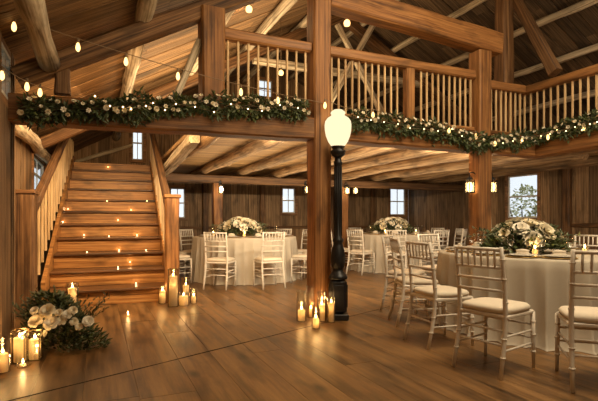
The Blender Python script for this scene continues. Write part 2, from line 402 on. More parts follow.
for i, q in enumerate(bw_win):
    window('window_%d' % (i+1), ((q[0]+q[1])/2, VB, (q[2]+q[3])/2), (-1, 0, 0), (0, -1, 0), q[1]-q[0], q[3]-q[2])
window('window_6', (UR, (va+vb)/2, (rz0+rz1)/2), (0, 1, 0), (-1, 0, 0), abs(va-vb), rz1-rz0, 0)
window('window_7', (UL, (lw[0]+lw[1])/2, (lw[2]+lw[3])/2), (0, -1, 0), (1, 0, 0), lw[1]-lw[0], lw[3]-lw[2])
window('window_8', (ULF, (fw[0]+fw[1])/2, (fw[2]+fw[3])/2), (0, -1, 0), (1, 0, 0), fw[1]-fw[0], fw[3]-fw[2], 1, True)

# roof: boards run from eave to ridge
def roof(name, ua, ub, mat):
    b = MB(); za, zb = roofz(ua) if ua < RIDGE else zr(ua), ZR
    p = Vector((ua, VF-.2, za)); d = Vector((ub-ua, 0, zb-za)); L = d.length
    v = 0.0; tot = VB-VF+.4
    while v < tot:
        w = random.uniform(0.18, 0.28); off = random.uniform(0, .01); s = -0.35
        cut = random.uniform(1.5, 4.0)
        for (a, c) in ((s, cut), (cut, L+.02)):
            if ua < RIDGE: b.box((a, v+.006, off), (c-.003, v+w-.006, .03)); b.box((a, v, .03), (c-.003, v+w, .05))
            else: b.box((a, -v-w+.006, off), (c-.003, -v-.006, .03)); b.box((a, -v-w, .03), (c-.003, -v, .05))
        v += w
    x = d.normalized(); z = Vector((0, 0, 1)); z = (z-x*z.dot(x)).normalized(); y = z.cross(x)
    mt = Matrix((x, y, z)).transposed().to_4x4(); mt.translation = p
    return struct(b.build(name, mat, matrix=mt))
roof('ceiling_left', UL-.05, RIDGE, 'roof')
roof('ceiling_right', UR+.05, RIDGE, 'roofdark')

# loft deck boards
def deck(name, u0, u1, v0, v1, z=2.30, t=0.06):
    b = MB(); v = v0
    while v < v1-.02:
        w = min(random.uniform(0.16, 0.24), v1-v); b.box((u0, v+.005, z), (u1, v+w-.005, z+.03)); b.box((u0, v, z+.03), (u1, v+w, z+t)); v += w
    return struct(b.build(name, 'deck'))
deck('floor_loft', 1.15, UR, 4.99, VB-.02)
deck('floor_loft_side', 6.08, UR, VF+.02, 4.985)
SV, NR, RUN, ROT = 6.65, 11, 0.392, rad(-2.3)
deck('floor_landing', UL, 1.145, SV+RUN*NR+.12, VB-.02)

# ------------------------------------------------------------------ outside
b = MB(); b.box((-14, -8, -.4), (26, 30, -.25)); struct(b.build('ground', 'earth'))
def bush(name, c, r, hgt, label, n=700, mat='bush', grp=None):
    t = thing(name, label, 'bush', (c[0], c[1], -.25), 0, grp)
    s = MB()
    for k in range(7):
        q = 2*PI*k/7; s.tube([(0, 0, 0), (.3*r*math.cos(q), .3*r*math.sin(q), hgt*.4), (.6*r*math.cos(q), .6*r*math.sin(q), hgt*.8)], [.03, .02, .008], 5)
    s.build('stem', 'stem', t)
    f = MB()
    for k in range(n):
        q = random.uniform(0, 2*PI); e = random.random()**.5; zz = random.random()
        rr = r*e*math.sin(PI*(.12+.83*zz))
        d = Vector((random.uniform(-1, 1), random.uniform(-1, 1), random.uniform(-.3, 1)))
        f.leaf(Vector((rr*math.cos(q), rr*math.sin(q), .15+zz*hgt)), d, random.uniform(.09, .17), .07)
    f.build('foliage', mat, t); return t
bush('garden_bush', (11.3, 8.9), 0.75, 1.75, 'yellow-green bush seen low through the right-hand window', 1000)
bush('garden_bush', (12.6, 10.6), 0.9, 2.3, 'taller bush behind another seen through the right-hand window', 900, 'bush')

# ------------------------------------------------------------------ timber frame
V0 = 4.86
def post(p, z0, z1, w, label, mat='beam', d=None):
    return tag(beam('timber_post', (p[0], p[1], z0), (p[0], p[1], z1), w, d or w, mat), label, 'post')
UC = 2.39
post((UC, V0), 0, roofz(UC)-.32, .22, 'thick honey-brown timber post standing right behind the black lamp post')
UP = onv(480, V0)
post((UP, V0), 0, 3.46, .225, 'timber post with a lantern on each side, under the tie beam end')
post((5.72, 5.2), 2.36, zr(5.72)-.14, .21, 'tall timber post at the corner of the right loft railing', 'darkbeam')
UQ = onv(211.5, V0)
post((UQ, V0), 2.31, roofz(UQ)-.30, .24, 'short stout timber post rising from the garland beam, left end of the loft railing')
post((2.4, 9.9), 0, 1.93, .2, 'timber post with one lantern behind the left table')
UT = onv(343, 9.9)
post((UT, 9.9), 0, 1.93, .2, 'timber post with a lantern near the far table, beside the lamp post')
post((-.3, V0), 2.31, roofz(-.3)-.3, .13, 'slim dark post on the garland beam at its far left end', 'darkbeam')
post((UL+.1, 5.35), 0, 2.05, .16, 'dark timber post against the left wall beside the left stair newel', 'darkbeam')
tag(log('log_post', (onv(489, 5.08), 5.08, 0), (onv(489, 5.08), 5.08, 2.3), .035, 'log', wob=.005), 'thin pale grey pole just right of the lantern post', 'post')

bb = lambda p0, p1, w, h, label, mat='beam', nm='timber_beam', g=None: tag(beam(nm, p0, p1, w, h, mat), label, 'beam', g)
bb((ULF, V0, 2.135), (UC-.12, V0, 2.18), .24, .25, 'long front loft beam above the stairs, carrying the left garland')
bb((UC+.12, V0, 2.185), (UP-.125, V0, 2.185), .24, .25, 'front loft beam between lamp post and lantern post under the middle garland')
bb((UP+.125, V0, 2.185), (6.08, V0, 2.185), .24, .25, 'short loft beam right of the lantern post, at the loft corner')
bb((5.96, V0-.12, 2.185), (5.96, VF, 2.185), .24, .25, 'loft beam under the garland at the right edge, running towards the camera')
bb((UC+.12, V0, 3.78), (UP+.32, V0, 3.61), .22, .30, 'heavy tie beam crossing high above the middle loft railing')
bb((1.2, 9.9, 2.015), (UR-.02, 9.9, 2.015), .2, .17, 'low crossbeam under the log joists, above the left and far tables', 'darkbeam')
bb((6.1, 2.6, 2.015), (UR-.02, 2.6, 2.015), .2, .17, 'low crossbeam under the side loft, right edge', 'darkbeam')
# rafters
def rafter(v, ua, ub, label, mat='beam', w=.16, h=.18):
    o = .26
    return bb((ua, v, roofz(ua)-o), (ub, v, (zl(ub) if ub <= RIDGE else zr(ub))-o), w, h, label, mat, 'roof_rafter')
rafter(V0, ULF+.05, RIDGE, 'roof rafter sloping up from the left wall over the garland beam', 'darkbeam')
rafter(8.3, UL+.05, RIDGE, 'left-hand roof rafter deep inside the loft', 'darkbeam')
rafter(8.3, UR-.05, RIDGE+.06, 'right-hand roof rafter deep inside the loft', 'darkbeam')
ordn = ['lowest', 'second lowest', 'third lowest', 'fourth lowest', 'fifth lowest', 'sixth lowest']
tag(log('roof_purlin', (-.41, VF+.05, 2.57), (-.41, V0-.09, 2.57), .088, 'log', wob=.008), 'pale weathered log at the top left, ending on the rafter by the garland', 'purlin')
for i, u in enumerate((.43, 1.5, 2.6, 3.7)):
    tag(log('roof_purlin', (u, VF+.05, zl(u)-.095), (u, VB-.03, zl(u)-.105), .085, 'log', wob=.008), 'pale grey log purlin on the left roof slope, %s of its row' % ordn[i], 'purlin', 'log purlins of the left roof')
for i, u in enumerate((8.3, 7.4, 6.64, 5.85, 5.07)):
    tag(log('roof_purlin', (u, VF+.05, zr(u)-.095), (u, VB-.03, zr(u)-.095), .06, 'log', wob=.008), 'weathered log purlin on the dark right roof slope, %s of its row' % ordn[i], 'purlin', 'log purlins of the right roof')
# log joists under the loft
jn = ['first', 'second', 'third', 'fourth', 'fifth', 'sixth', 'seventh', 'eighth', 'ninth']
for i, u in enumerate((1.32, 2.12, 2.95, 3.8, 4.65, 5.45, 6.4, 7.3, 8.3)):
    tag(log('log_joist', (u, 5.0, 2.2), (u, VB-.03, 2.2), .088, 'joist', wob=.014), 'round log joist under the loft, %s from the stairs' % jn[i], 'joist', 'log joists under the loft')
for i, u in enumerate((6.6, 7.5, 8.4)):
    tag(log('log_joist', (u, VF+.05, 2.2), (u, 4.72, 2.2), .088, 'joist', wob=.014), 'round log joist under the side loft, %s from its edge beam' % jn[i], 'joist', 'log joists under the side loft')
# braces
br = lambda p0, p1, w, label, mat='log': tag(beam('timber_brace', p0, p1, w, w, mat, jit=.008), label, 'brace')
br((UQ-.12, V0, 3.02), (onv(173, V0), V0, 2.33), .07, 'pale slanting brace left of the short loft post')
br((5.85, 5.1, 4.5), (5.9, 4.47, 3.2), .14, 'steep brace from the corner post down to the right railing', 'darkbeam')
br((1.16, 9.7, 1.98), (1.16, 6.0, 2.2), .15, 'pale hewn log leaning beside the stairs under the loft')
tag(log('wall_plate', (UL+.12, 5.1, 2.16), (UL+.12, 10.0, 2.29), .085), 'pale grey log along the left wall above the stair railing', 'log')
br((UL+.3, VB-.1, 2.45), (.8, VB-.1, 3.0), .09, 'pale brace on the back wall at the head of the stairs')
br((2.7, 8.3, 4.15), (6.6, 8.3, 4.15), .13, 'pale collar tie crossing inside the loft roof')
br((3.1, 6.7, 2.4), (4.4, 6.7, 4.6), .09, 'slanting pale brace inside the loft behind the middle railing')
br((5.3, 7.2, 2.4), (3.9, 7.2, 4.6), .09, 'slanting brace inside the loft crossing behind the railing post')
# wall posts and rails on the right and back wall
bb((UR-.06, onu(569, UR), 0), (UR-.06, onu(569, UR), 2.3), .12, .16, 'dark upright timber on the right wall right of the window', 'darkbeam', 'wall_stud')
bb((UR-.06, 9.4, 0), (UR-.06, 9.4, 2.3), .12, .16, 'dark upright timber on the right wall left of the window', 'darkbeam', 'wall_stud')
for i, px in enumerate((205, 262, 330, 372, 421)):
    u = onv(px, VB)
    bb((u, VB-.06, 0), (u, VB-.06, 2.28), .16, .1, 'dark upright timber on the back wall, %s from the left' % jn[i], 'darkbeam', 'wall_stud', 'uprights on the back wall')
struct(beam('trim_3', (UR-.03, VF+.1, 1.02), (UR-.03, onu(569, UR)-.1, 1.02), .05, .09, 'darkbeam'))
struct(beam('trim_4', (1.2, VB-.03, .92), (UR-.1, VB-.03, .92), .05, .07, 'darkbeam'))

# ------------------------------------------------------------------ loft railings
def railing(label, p0, p1, nb, zt, midpost=None):
    p0 = Vector(p0); p1 = Vector(p1); d = p1-p0; L = d.length
    t = thing('loft_railing', label, 'railing', (p0.x, p0.y, 2.31), math.atan2(d.y, d.x))
    o = zt-2.31
    beam('top_rail', (0, 0, o-.06), (L, 0, o-.06), .11, .12, 'rail', t, jit=.003)
    beam('bottom_rail', (0, 0, .075), (L, 0, .075), .06, .05, 'rail', t, jit=.002, ch=.008)
    if midpost:
        beam('railing_post', (midpost*L, 0, 0), (midpost*L, 0, o-.12), .12, .12, 'rail', t, jit=.002)
    for i in range(nb):
        s = (i+.5)/nb
        if midpost and abs(s-midpost)*L < .1: continue
        beam('baluster', (s*L, 0, .1), (s*L, 0, o-.118), .024, .024, 'baluster', t, jit=.001, ch=.004)
    return t
railing('loft railing left of the lamp-side post, above the left garland', (UQ+.12, V0, 0), (UC-.12, V0, 0), 9, 3.19)
railing('long loft railing above the middle garland, beneath the tie beam', (UC+.12, V0, 0), (UP-.125, V0, 0), 24, 3.19, (3.68-UC-.12)/(UP-UC-.245))
railing('short loft railing between the lantern post and the corner post', (UP+.125, V0+.06, 0), (5.78, V0+.06, 0), 8, 3.12)
railing('loft railing at the right edge, running towards the camera', (5.93, 5.06, 0), (5.93, -1.5, 0), 60, 3.14)

# ------------------------------------------------------------------ staircase
SU0, SU1 = -0.60, 0.90
RISE = 2.36/NR
st = thing('staircase', 'wide honey-brown wooden staircase with tiny lights, climbing to the loft', 'staircase', ((SU0+SU1)/2, SV, 0), ROT)
hw = (SU1-SU0)/2
for i in range(NR):
    y = RUN*i; z = RISE*(i+1)
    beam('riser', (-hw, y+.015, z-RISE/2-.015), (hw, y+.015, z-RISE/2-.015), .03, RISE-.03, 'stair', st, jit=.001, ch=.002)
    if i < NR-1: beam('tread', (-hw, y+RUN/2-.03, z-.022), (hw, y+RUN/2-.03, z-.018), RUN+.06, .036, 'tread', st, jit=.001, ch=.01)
for s in (-1, 1):
    b = MB(); x0 = s*(hw+.028)-.025; x1 = x0+.05; LR = RUN*NR
    prof = [(0-.03, 0), (0-.03, RISE+.12), (LR-.25, 2.36+.12), (LR+.0, 2.36+.12), (LR+.0, 2.0), (.5, 0)]
    vs = [(x0, y, z) for y, z in prof]+[(x1, y, z) for y, z in prof]; n = len(prof)
    fs = [tuple(range(n)), tuple(range(2*n-1, n-1, -1))]+[(i, i+n, (i+1) % n+n, (i+1) % n) for i in range(n)]
    b.add(vs, fs); b.build('stringer', 'stair', st)
def stair_rail(label, s, newel, w):
    x = (SU0 if s < 0 else SU1)+s*.03
    nl = Matrix.Rotation(ROT, 4, 'Z') @ Vector((newel[0]-(SU0+SU1)/2, newel[1]-SV, 0))
    t = thing('stair_railing', label, 'railing', (nl.x+(SU0+SU1)/2, nl.y+SV, 0), ROT)
    beam('newel_post', (0, 0, 0), (0, 0, 1.43), w, w, 'rail' if s > 0 else 'darkbeam', t, jit=.003)
    b = MB(); b.cbox((-w/2-.02, -w/2-.02, 1.43), (w/2+.02, w/2+.02, 1.48), .01); b.build('newel_cap', 'rail' if s > 0 else 'darkbeam', t)
    a = Vector(((x-newel[0])*(.55 if s < 0 else 1), w/2, 1.27)); e = Vector((x-newel[0], SV+RUN*NR-.05-newel[1], 2.36+.93))
    beam('handrail', a, e, .10, .13, 'darkbeam', t, jit=.004)
    k = 17
    for i in range(k):
        q = a.lerp(e, (i+.6)/k); y = q.y+newel[1]-SV
        zb = RISE+.12+(2.36-RISE)*(y+.03)/(RUN*NR-.22)
        zb = max(RISE+.1, min(2.36+.12, zb)) if y > -.03 else .0
        beam('baluster', (q.x, q.y, zb-.01), (q.x, q.y, q.z-.06), .032, .032, 'baluster', t, jit=.001, ch=.004)
    return t
stair_rail('left stair railing with a broad dark newel, beside the left wall', -1, (-.80, 6.22), .30)
stair_rail('right stair railing with honey-brown newel beside the tall candle', 1, (SU1+.05, 6.55), .185)

# fairy lights on the stairs
camv = Vector((0, 0, H))
def stair_hit(px, py):
    inv = Matrix.Rotation(-ROT, 4, 'Z'); piv = Vector(((SU0+SU1)/2, SV, 0)); fwd = Matrix.Rotation(ROT, 4, 'Z')
    c0 = inv @ (camv-piv)+piv; d = inv @ (P(px, py, 1.0)-camv); back = lambda q: fwd @ (q-piv)+piv
    for i in range(NR):
        t = (SV+RUN*i-.012-c0.y)/d.y; q = c0+d*t
        if RISE*i <= q.z <= RISE*(i+1)-.05: return back(q)
        tn = (SV+RUN*i-.072-c0.y)/d.y; q = c0+d*tn
        if RISE*(i+1)-.05 <= q.z <= RISE*(i+1)+.005: return back(q)
        tz = (RISE*(i+1)+.012-H)/d.z if abs(d.z) > 1e-6 else -1
        if tz > 0:
            q = c0+d*tz
            if SV+RUN*i-.06 <= q.y <= SV+RUN*(i+1)-.01: return back(q)
    return back(c0+d*((SV-.02-c0.y)/d.y))
dots = [(108, 167), (68, 209), (107, 201), (147, 201), (63, 222), (118, 220), (131, 210), (55, 238), (84, 235), (109, 236), (137, 235),
        (87, 252), (119, 250), (146, 250), (50, 256), (52, 268), (118, 267), (130, 262), (136, 283)]
pts = [stair_hit(*p) for p in dots]
fl = thing('fairy_light_string', 'scatter of tiny warm fairy lights on the stair treads and risers', 'fairy lights', tuple(pts[-1]))
for p in pts:
    b = MB(); b.ball((0, 0, 0), .0085, 8, 6); b.build('fairy_bulb', 'fairy', fl, loc=p-pts[-1])
    point('fairy_glow', p-pts[-1]+Vector((0, -.03, .005)), .12, .01, parent=fl)

# ------------------------------------------------------------------ lamp post
lp = P(338, 319, z=0); lx, ly = lp.x, lp.y
t = thing('lamp_post', 'tall black cast-iron street lamp with a glowing cream globe, before the centre post', 'lamp post', (lx, ly, 0), -ALPHA)
b = MB(); b.cbox((-.115, -.105, 0), (.115, .105, .07), .01); b.build('base_plinth', 'iron', t)
b = MB(); b.cbox((-.095, -.095, .07), (.095, .095, .46), .03)
for s in (-1, 1):
    b.cbox((-.06, s*.097-.008, .14), (.06, s*.097+.008, .40), .004); b.cbox((s*.097-.008, -.06, .14), (s*.097+.008, .06, .40), .004)
b.build('pedestal', 'iron', t)
b = MB(); b.lathe([(.105, .46), (.11, .48), (.10, .50), (.075, .53), (.06, .55), (.055, .58), (.075, .60), (.082, .66), (.085, .70), (.075, .78), (.058, .84), (.05, .87), (.062, .89), (.062, .91), (.047, .93), (.042, 1.2),
                     (.040, 1.75), (.05, 1.77), (.05, 1.79), (.04, 1.81), (.038, 1.84)], 20)
shaft = b.build('shaft', 'iron', t)
b = MB()
for k in range(10):
    q = 2*PI*k/10; b.tube([(.043*math.cos(q), .043*math.sin(q), .95), (.041*math.cos(q), .041*math.sin(q), 1.74)], .006, 6)
b.build('fluting', 'iron', shaft)
b = MB(); b.lathe([(.04, 1.84), (.075, 1.87), (.085, 1.90), (.085, 1.92), (.06, 1.935), (.075, 1.955), (.08, 1.97)], 20); b.build('fitter', 'iron', t)
b = MB(); b.lathe([(.072, 1.97), (.085, 1.985), (.115, 2.03), (.138, 2.09), (.150, 2.15), (.153, 2.21), (.146, 2.255), (.122, 2.29), (.09, 2.31), (.078, 2.32), (.076, 2.335), (.084, 2.345), (.082, 2.36), (.05, 2.385), (.003, 2.395)], 28)
b.build('globe', 'globe', t)

# ------------------------------------------------------------------ string lights
def string(label, pts, bulbs, sag=.05, r=.004, br=.019, power=.9, group=None):
    """pts: wire end points in order; bulbs: number between; a catenary in each span"""
    t = thing('string_lights', label, 'string lights', tuple(pts[0]), 0, group); o = Vector(pts[0]); b = MB(); line = []
    for p0, p1 in zip(pts, pts[1:]):
        p0 = Vector(p0)-o; p1 = Vector(p1)-o
        for i in range(13):
            s = i/12; q = p0.lerp(p1, s); q.z -= sag*4*s*(1-s); line.append(q)
    b.tube(line, r, 5); b.build('wire', 'wire', t)
    for w in bulbs:
        q = Vector(w)-o
        k = MB(); k.lathe([(.008, -.036), (br*.8, -.055), (br, -.075), (br*.85, -.095), (br*.4, -.108), (.001, -.11)], 10, q); lb = k.build('light_bulb', 'bulb', t)
        k = MB(); k.lathe([(.010, 0), (.012, -.028), (.009, -.036)], 8, q); k.build('bulb_socket', 'wire', lb)
    return t
p0 = Vector((ULF+.01, onu(-4, ULF), 0)); p0.z = zat(12, p0.x, p0.y)
p1 = Vector((UC, V0-.125, 0)); p1.z = zat(103, p1.x, p1.y)
def on_line(px, a, c):                     # point of the segment a-c seen in pixel column px
    lo, hi = 0.0, 1.0
    for _ in range(40):
        m = (lo+hi)/2; q = a.lerp(c, m); x = 299+FPX*(q.x*CA-q.y*SA)/depth(q.x, q.y)
        if x < px: lo = m
        else: hi = m
    return a.lerp(c, lo), lo
bl = []
for px in (14, 78, 126, 178, 241, 278):
    q, s = on_line(px, p0, p1); q.z -= .06*4*s*(1-s)-.0; bl.append(q)
string('string of bulbs slung from the left wall to the centre post', [p0, p1], bl, .06)
a = Vector((ULF+.02, onu(-2, ULF), 0)); a.z = zat(66, a.x, a.y)
c = Vector((onv(52, V0-.14), V0-.14, 0)); c.z = zat(90, c.x, c.y)
string('short string of bulbs from the left wall down to the left garland', [a, c], [on_line(x, a, c)[0] for x in (2, 27, 40)], .03)
def vf(px, py, v=V0-.19):
    u = onv(px, v); return Vector((u, v, zat(py, u, v)))
def uf(px, py, u=5.78):
    v = onu(px, u); return Vector((u, v, zat(py, u, v)))
mid = [vf(325, 99), vf(373, 109), vf(449, 125), vf(476, 131)]
string('string of bulbs swagged over the middle garland from the centre post', [p1]+mid, mid, .05)
rt = [mid[-1], vf(495, 138), vf(522, 136), uf(548, 132, 5.7), uf(584, 122), uf(600, 118), uf(650, 104)]
string('string of bulbs swagged along the right garland', rt, rt[1:6], .03)

def pendant(label, p, drop):
    t = thing('pendant_bulb', label, 'pendant light', p)
    b = MB(); b.tube([(0, 0, .06), (0, 0, .06+drop)], .005, 5); b.build('cord', 'wire', t)
    b = MB(); b.lathe([(.015, .07), (.018, .04), (.014, .03)], 8); b.build('bulb_socket', 'wire', t)
    b = MB(); b.lathe([(.012, .035), (.04, .01), (.046, -.02), (.038, -.05), (.001, -.065)], 12); b.build('light_bulb', 'bulb', t)
    point('pendant_glow', (0, 0, -.12), 6, .05, parent=t)
    return t
def pend(px, py, u, v, label):
    z = zat(py, u, v); pendant(label, (u, v, z), roofz(u)-.02-z-.06)
pend(347, 22, onv(347, 5.6), 5.6, 'bright hanging bulb just right of the centre post, under the roof')
pend(281, 72, onv(281, 7.6), 7.6, 'hanging bulb inside the loft above the left garland railing')
pend(249, 8, onv(249, 6.0), 6.0, 'hanging bulb at the top edge, left of the centre post')

# ------------------------------------------------------------------ lanterns
def wall_lantern(label, p, nrm, power=7):
    """small square lantern hung from a bracket; p = lantern centre, nrm = direction away from what it hangs on"""
    t = thing('hanging_lantern', label, 'lantern', p, math.atan2(nrm[1], nrm[0]))
    b = MB(); b.tube([(-.10, 0, .10), (-.10, 0, .17), (-.05, 0, .19), (0, 0, .18), (0, 0, .12)], .008, 6); b.box((-.11, -.02, .06), (-.095, .02, .18)); b.build('bracket', 'iron', t)
    b = MB(); b.lathe([(.065, .085), (.05, .10), (.02, .125), (.008, .13)], 4, (0, 0, 0), False); b.build('cap', 'iron', t)
    b = MB()
    for x in (-.042, .042):
        for y in (-.042, .042): b.box((x-.005, y-.005, -.085), (x+.005, y+.005, .085))
    b.box((-.05, -.05, -.095), (.05, .05, -.085)); b.build('cage', 'iron', t)
    b = MB()
    for s in (-1, 1): b.box((s*.04-.001, -.037, -.085), (s*.04+.001, .037, .085)); b.box((-.037, s*.04-.001, -.085), (.037, s*.04+.001, .085))
    b.build('glass', 'glass', t)
    b = MB(); b.lathe([(.012, -.085), (.03, -.06), (.034, -.01), (.024, .04), (.001, .055)], 12); b.build('light_bulb', 'lantern', t)
    point('lantern_glow', (.0, 0, -.02), power, .045, parent=t)
    return t
u = onv(221, 9.7); wall_lantern('hanging lantern on the post behind the left table', (u, 9.7, zat(189, u, 9.7)), (0, -1))
u = onv(307, 9.69); wall_lantern('hanging lantern seen just left of the centre post, at the back', (u, 9.69, zat(189, u, 9.69)), (0, -1))
wall_lantern('hanging lantern nearest the lamp post at the back', (UT, 9.7, zat(190, UT, 9.7)), (0, -1))
u = onv(355.5, 9.9); wall_lantern('hanging lantern right of the back post beside the lamp post', (u+.0, 9.9, zat(190, u, 9.9)), (1, 0))
wall_lantern('hanging lantern on the left side of the lantern post', (UP-.205, V0-.02, zat(186, UP-.205, V0)), (-1, 0), 6)
wall_lantern('hanging lantern on the right side of the lantern post', (UP+.205, V0-.02, zat(186, UP+.205, V0)), (1, 0), 6)

# ------------------------------------------------------------------ chairs
def make_chair(label):
    """white chiavari chair; faces +Y, seat centre above the origin"""
    t = thing('chiavari_chair', label, 'chair')
    rings = lambda b, pts, r: [b.tube([p, (p[0], p[1], p[2]+.012)], r, 8) for p in pts]
    for s in (-1, 1):
        b = MB(); x = s*.185
        b.tube([(x*1.04, -.265, 0), (x*1.02, -.225, .16), (x, -.195, .32), (x, -.185, .46), (x*1.0, -.197, .62), (x*1.0, -.222, .80), (x*1.0, -.245, .935)], [.0135, .0155, .017, .0175, .0165, .015, .014], 9)
        rings(b, [(x*1.022, -.23, .14), (x*1.0, -.205, .27), (x, -.187, .53), (x, -.210, .70), (x, -.228, .84)], .0205)
        b.build('leg', 'chair', t)
        b = MB(); xf = s*.195
        b.tube([(xf*1.02, .195, 0), (xf*1.01, .192, .2), (xf, .188, .43)], [.0125, .0155, .0175], 9)
        rings(b, [(xf*1.01, .192, .12), (xf*1.01, .191, .25), (xf, .189, .35)], .0205)
        b.build('leg', 'chair', t)
    yb = lambda z: -.185-(z-.46)*.125
    for z, r in ((.918, .0135), (.785, .011), (.70, .011), (.615, .011)):
        b = MB(); b.tube([(-.185, yb(z), z), (0, yb(z)-.008, z), (.185, yb(z), z)], r, 8); b.build('back_rail', 'chair', t)
    for k in range(6):
        x = -.185+.37*(k+1)/7
        b = MB(); b.tube([(x, yb(.785)-.006, .785), (x, yb(.85)-.006, .85), (x, yb(.918)-.006, .918)], [.008, .0095, .008], 7); b.build('spindle', 'chair', t)
    b = MB(); b.cbox((-.205, -.20, .415), (.205, .205, .445), .008); seat = b.build('seat', 'chair', t)
    b = MB()
    def sq(h, k): return [(math.copysign(abs(math.cos(a))**.45, math.cos(a))*(.205+k), math.copysign(abs(math.sin(a))**.45, math.sin(a))*(.20+k)+.002, h) for a in [2*PI*i/32 for i in range(32)]]
    rs = [sq(.445, -.012), sq(.452, 0), sq(.478, .004), sq(.494, -.012), sq(.502, -.06), sq(.504, -.13)]
    fs = [tuple(range(32))[::-1], tuple(range(160, 192))]
    for r in range(5):
        for i in range(32):
            j = (i+1) % 32; fs.append((r*32+i, r*32+j, r*32+32+j, r*32+32+i))
    b.add(sum(rs, []), fs, True); b.build('cushion', 'cushion', seat)
    for z in (.29, .19):
        for s in (-1, 1):
            b = MB(); b.tube([(s*.19, .19, z), (s*.188, -.205-(.3-z)*.15, z)], .0085, 7); b.build('stretcher', 'chair', t)
    for z in (.33, .23):
        b = MB(); b.tube([(-.193, .19, z), (.193, .19, z)], .0085, 7); b.build('stretcher', 'chair', t)
        b = MB(); b.tube([(-.187, -.197-(.32-z)*.12, z), (.187, -.197-(.32-z)*.12, z)], .0085, 7); b.build('stretcher', 'chair', t)
    return t
_proto = []
def chair(x, y, face, label, group):
    """face = direction the sitter looks, world angle"""
    if not _proto:
        o = make_chair(label); _proto.append(o); o.location = (x, y, 0); o.rotation_euler = (0, 0, face-PI/2); o['group'] = group; return o
    return dup(_proto[0], (x, y, 0), face-PI/2, label, group)
def rel(lat, d): return Vector((lat*CA+d*SA, -lat*SA+d*CA, 0))

# ------------------------------------------------------------------ tables
TH = .765
TH1, TH2, TH3 = .775, .81, .81
def tablecloth(c, R, label, folds=22, seed=1, TH=.765):
    rnd = random.Random(seed); n = 480; b = MB(); vs = []; fs = []
    ph = [rnd.uniform(0, 2*PI) for _ in range(6)]
    levels = [(0.0, TH+.004, 0), (R*.5, TH+.004, 0), (R-.02, TH+.004, 0), (R, TH-.001, 0), (R+.008, TH-.015, 0.05), (R+.012, TH-.10, .25), (R+.016, TH-.25, .55), (R+.022, TH-.42, .8), (R+.035, TH-.6, 1.0), (R+.05, .03, 1.15), (R+.075, .004, 1.3)]
    for (r, z, a) in levels:
        for k in range(n):
            q = 2*PI*k/n
            w = .7*(1-1.9*abs(math.sin(.5*(folds*q+1.3*math.sin(3*q+ph[0])+ph[1])))**.8)+.45*math.sin((folds*.5+2)//1*q+ph[2]+math.sin(2*q+ph[3]))
            rr = r+a*.042*w if r > 0 else .001
            vs.append((rr*math.cos(q), rr*math.sin(q), z))
    for i in range(len(levels)-1):
        for k in range(n):
            j = (k+1) % n; fs.append((i*n+k, i*n+j, i*n+n+j, i*n+n+k))
    fs.append(tuple(range(n)))
    b.add(vs, fs, True)
    o = b.build('tablecloth', 'cloth', loc=(c.x, c.y, 0)); tag(o, label, 'tablecloth', 'ivory tablecloths'); return o
def table(c, R, label, TH=.765):
    t = thing('round_table', label, 'table', (c.x, c.y, 0), 0, 'round banquet tables')
    b = MB(); b.lathe([(R-.02, TH-.03), (R-.008, TH-.024), (R-.008, TH-.006), (R-.02, TH)], 64); b.build('tabletop', 'rail', t)
    for k in range(4):
        q = PI/4+k*PI/2; s = MB(); s.tube([(.55*R*math.cos(q), .55*R*math.sin(q), 0), (.5*R*math.cos(q), .5*R*math.sin(q), TH-.03)], .02, 8); s.build('leg', 'iron', t)
    return t
T1, R1 = P(540, None, 5.0, 0), 1.05; T1.z = 0
T2, R2 = P(245, None, 9.0, 0), .99; T2.z = 0
T3, R3 = P(394, None, 10.7, 0), 1.0; T3.z = 0
tables = ((T1, R1, 'near right table', TH1), (T2, R2, 'table right of the stairs', TH2), (T3, R3, 'far table behind the lamp post', TH3))
for i, (c, R, nm, hh) in enumerate(tables):
    table(c, R, 'round banquet table hidden under its cloth, the '+nm, hh)
    tablecloth(c, R, 'ivory floor-length cloth over the '+nm, 38+3*i, i+3, hh)

# seats: explicit near chairs, then by angle (0 = towards camera, 90 = right, 180 = away)
seats1 = [  # rel lat, rel d, facing (lat, d), words
    ((-1.10, -1.44), (.80, .60), 'in the foreground with its back to us, left of the cloth front'),
    ((-1.31, -.74), (.95, .32), 'at the left side, second from the foreground'),
    ((-1.33, .05), (.99, .02), 'at the left side, third from the foreground, half hidden'),
    ((-.56, -1.80), (.32, .95), 'at the right photo edge, cut off by the frame'),
    ((-1.27, .80), (.85, -.52), 'on the far side, leftmost there'),
    ((-.68, 1.30), (.46, -.89), 'on the far side, left of the flowers'),
    ((.45, 1.44), (-.3, -.95), 'on the far side, behind the flowers'),
    ((1.12, 1.02), (-.74, -.67), 'on the far side, right of the flowers')]
place = []
for (r, f, w) in seats1:
    p = T1+rel(*r); fd = rel(*f)
    chair(p.x, p.y, math.atan2(fd.y, fd.x), 'white chair '+w, 'white chairs at the near right table')
    cd = (p-T1).normalized(); place.append((T1, T1+cd*(R1-.20), 'near right table', w, math.atan2(cd.y, cd.x)))
def ring(c, dist, R, nm, grp, lst):
    for a, w in lst:
        q = rad(a); d = rel(math.sin(q), -math.cos(q)); p = c+d*dist
        chair(p.x, p.y, math.atan2(-d.y, -d.x), 'white chair at the %s, %s' % (nm, w), grp)
        place.append((c, c+d*(R-.20), nm, w, math.atan2(d.y, d.x)))
ring(T2, 1.34, R2, 'table right of the stairs', 'white chairs at the table right of the stairs',
     [(-11, 'front, back to us, left of two'), (24, 'front, back to us, right of two'), (62, 'right side, nearer one'), (96, 'right side, farther one'),
      (-58, 'left side, beside the stair newel'), (-98, 'left side, farther one'), (127, 'far side, rightmost'), (153, 'far side, centre right'), (-178, 'far side, centre left'), (-121, 'far side, leftmost')])
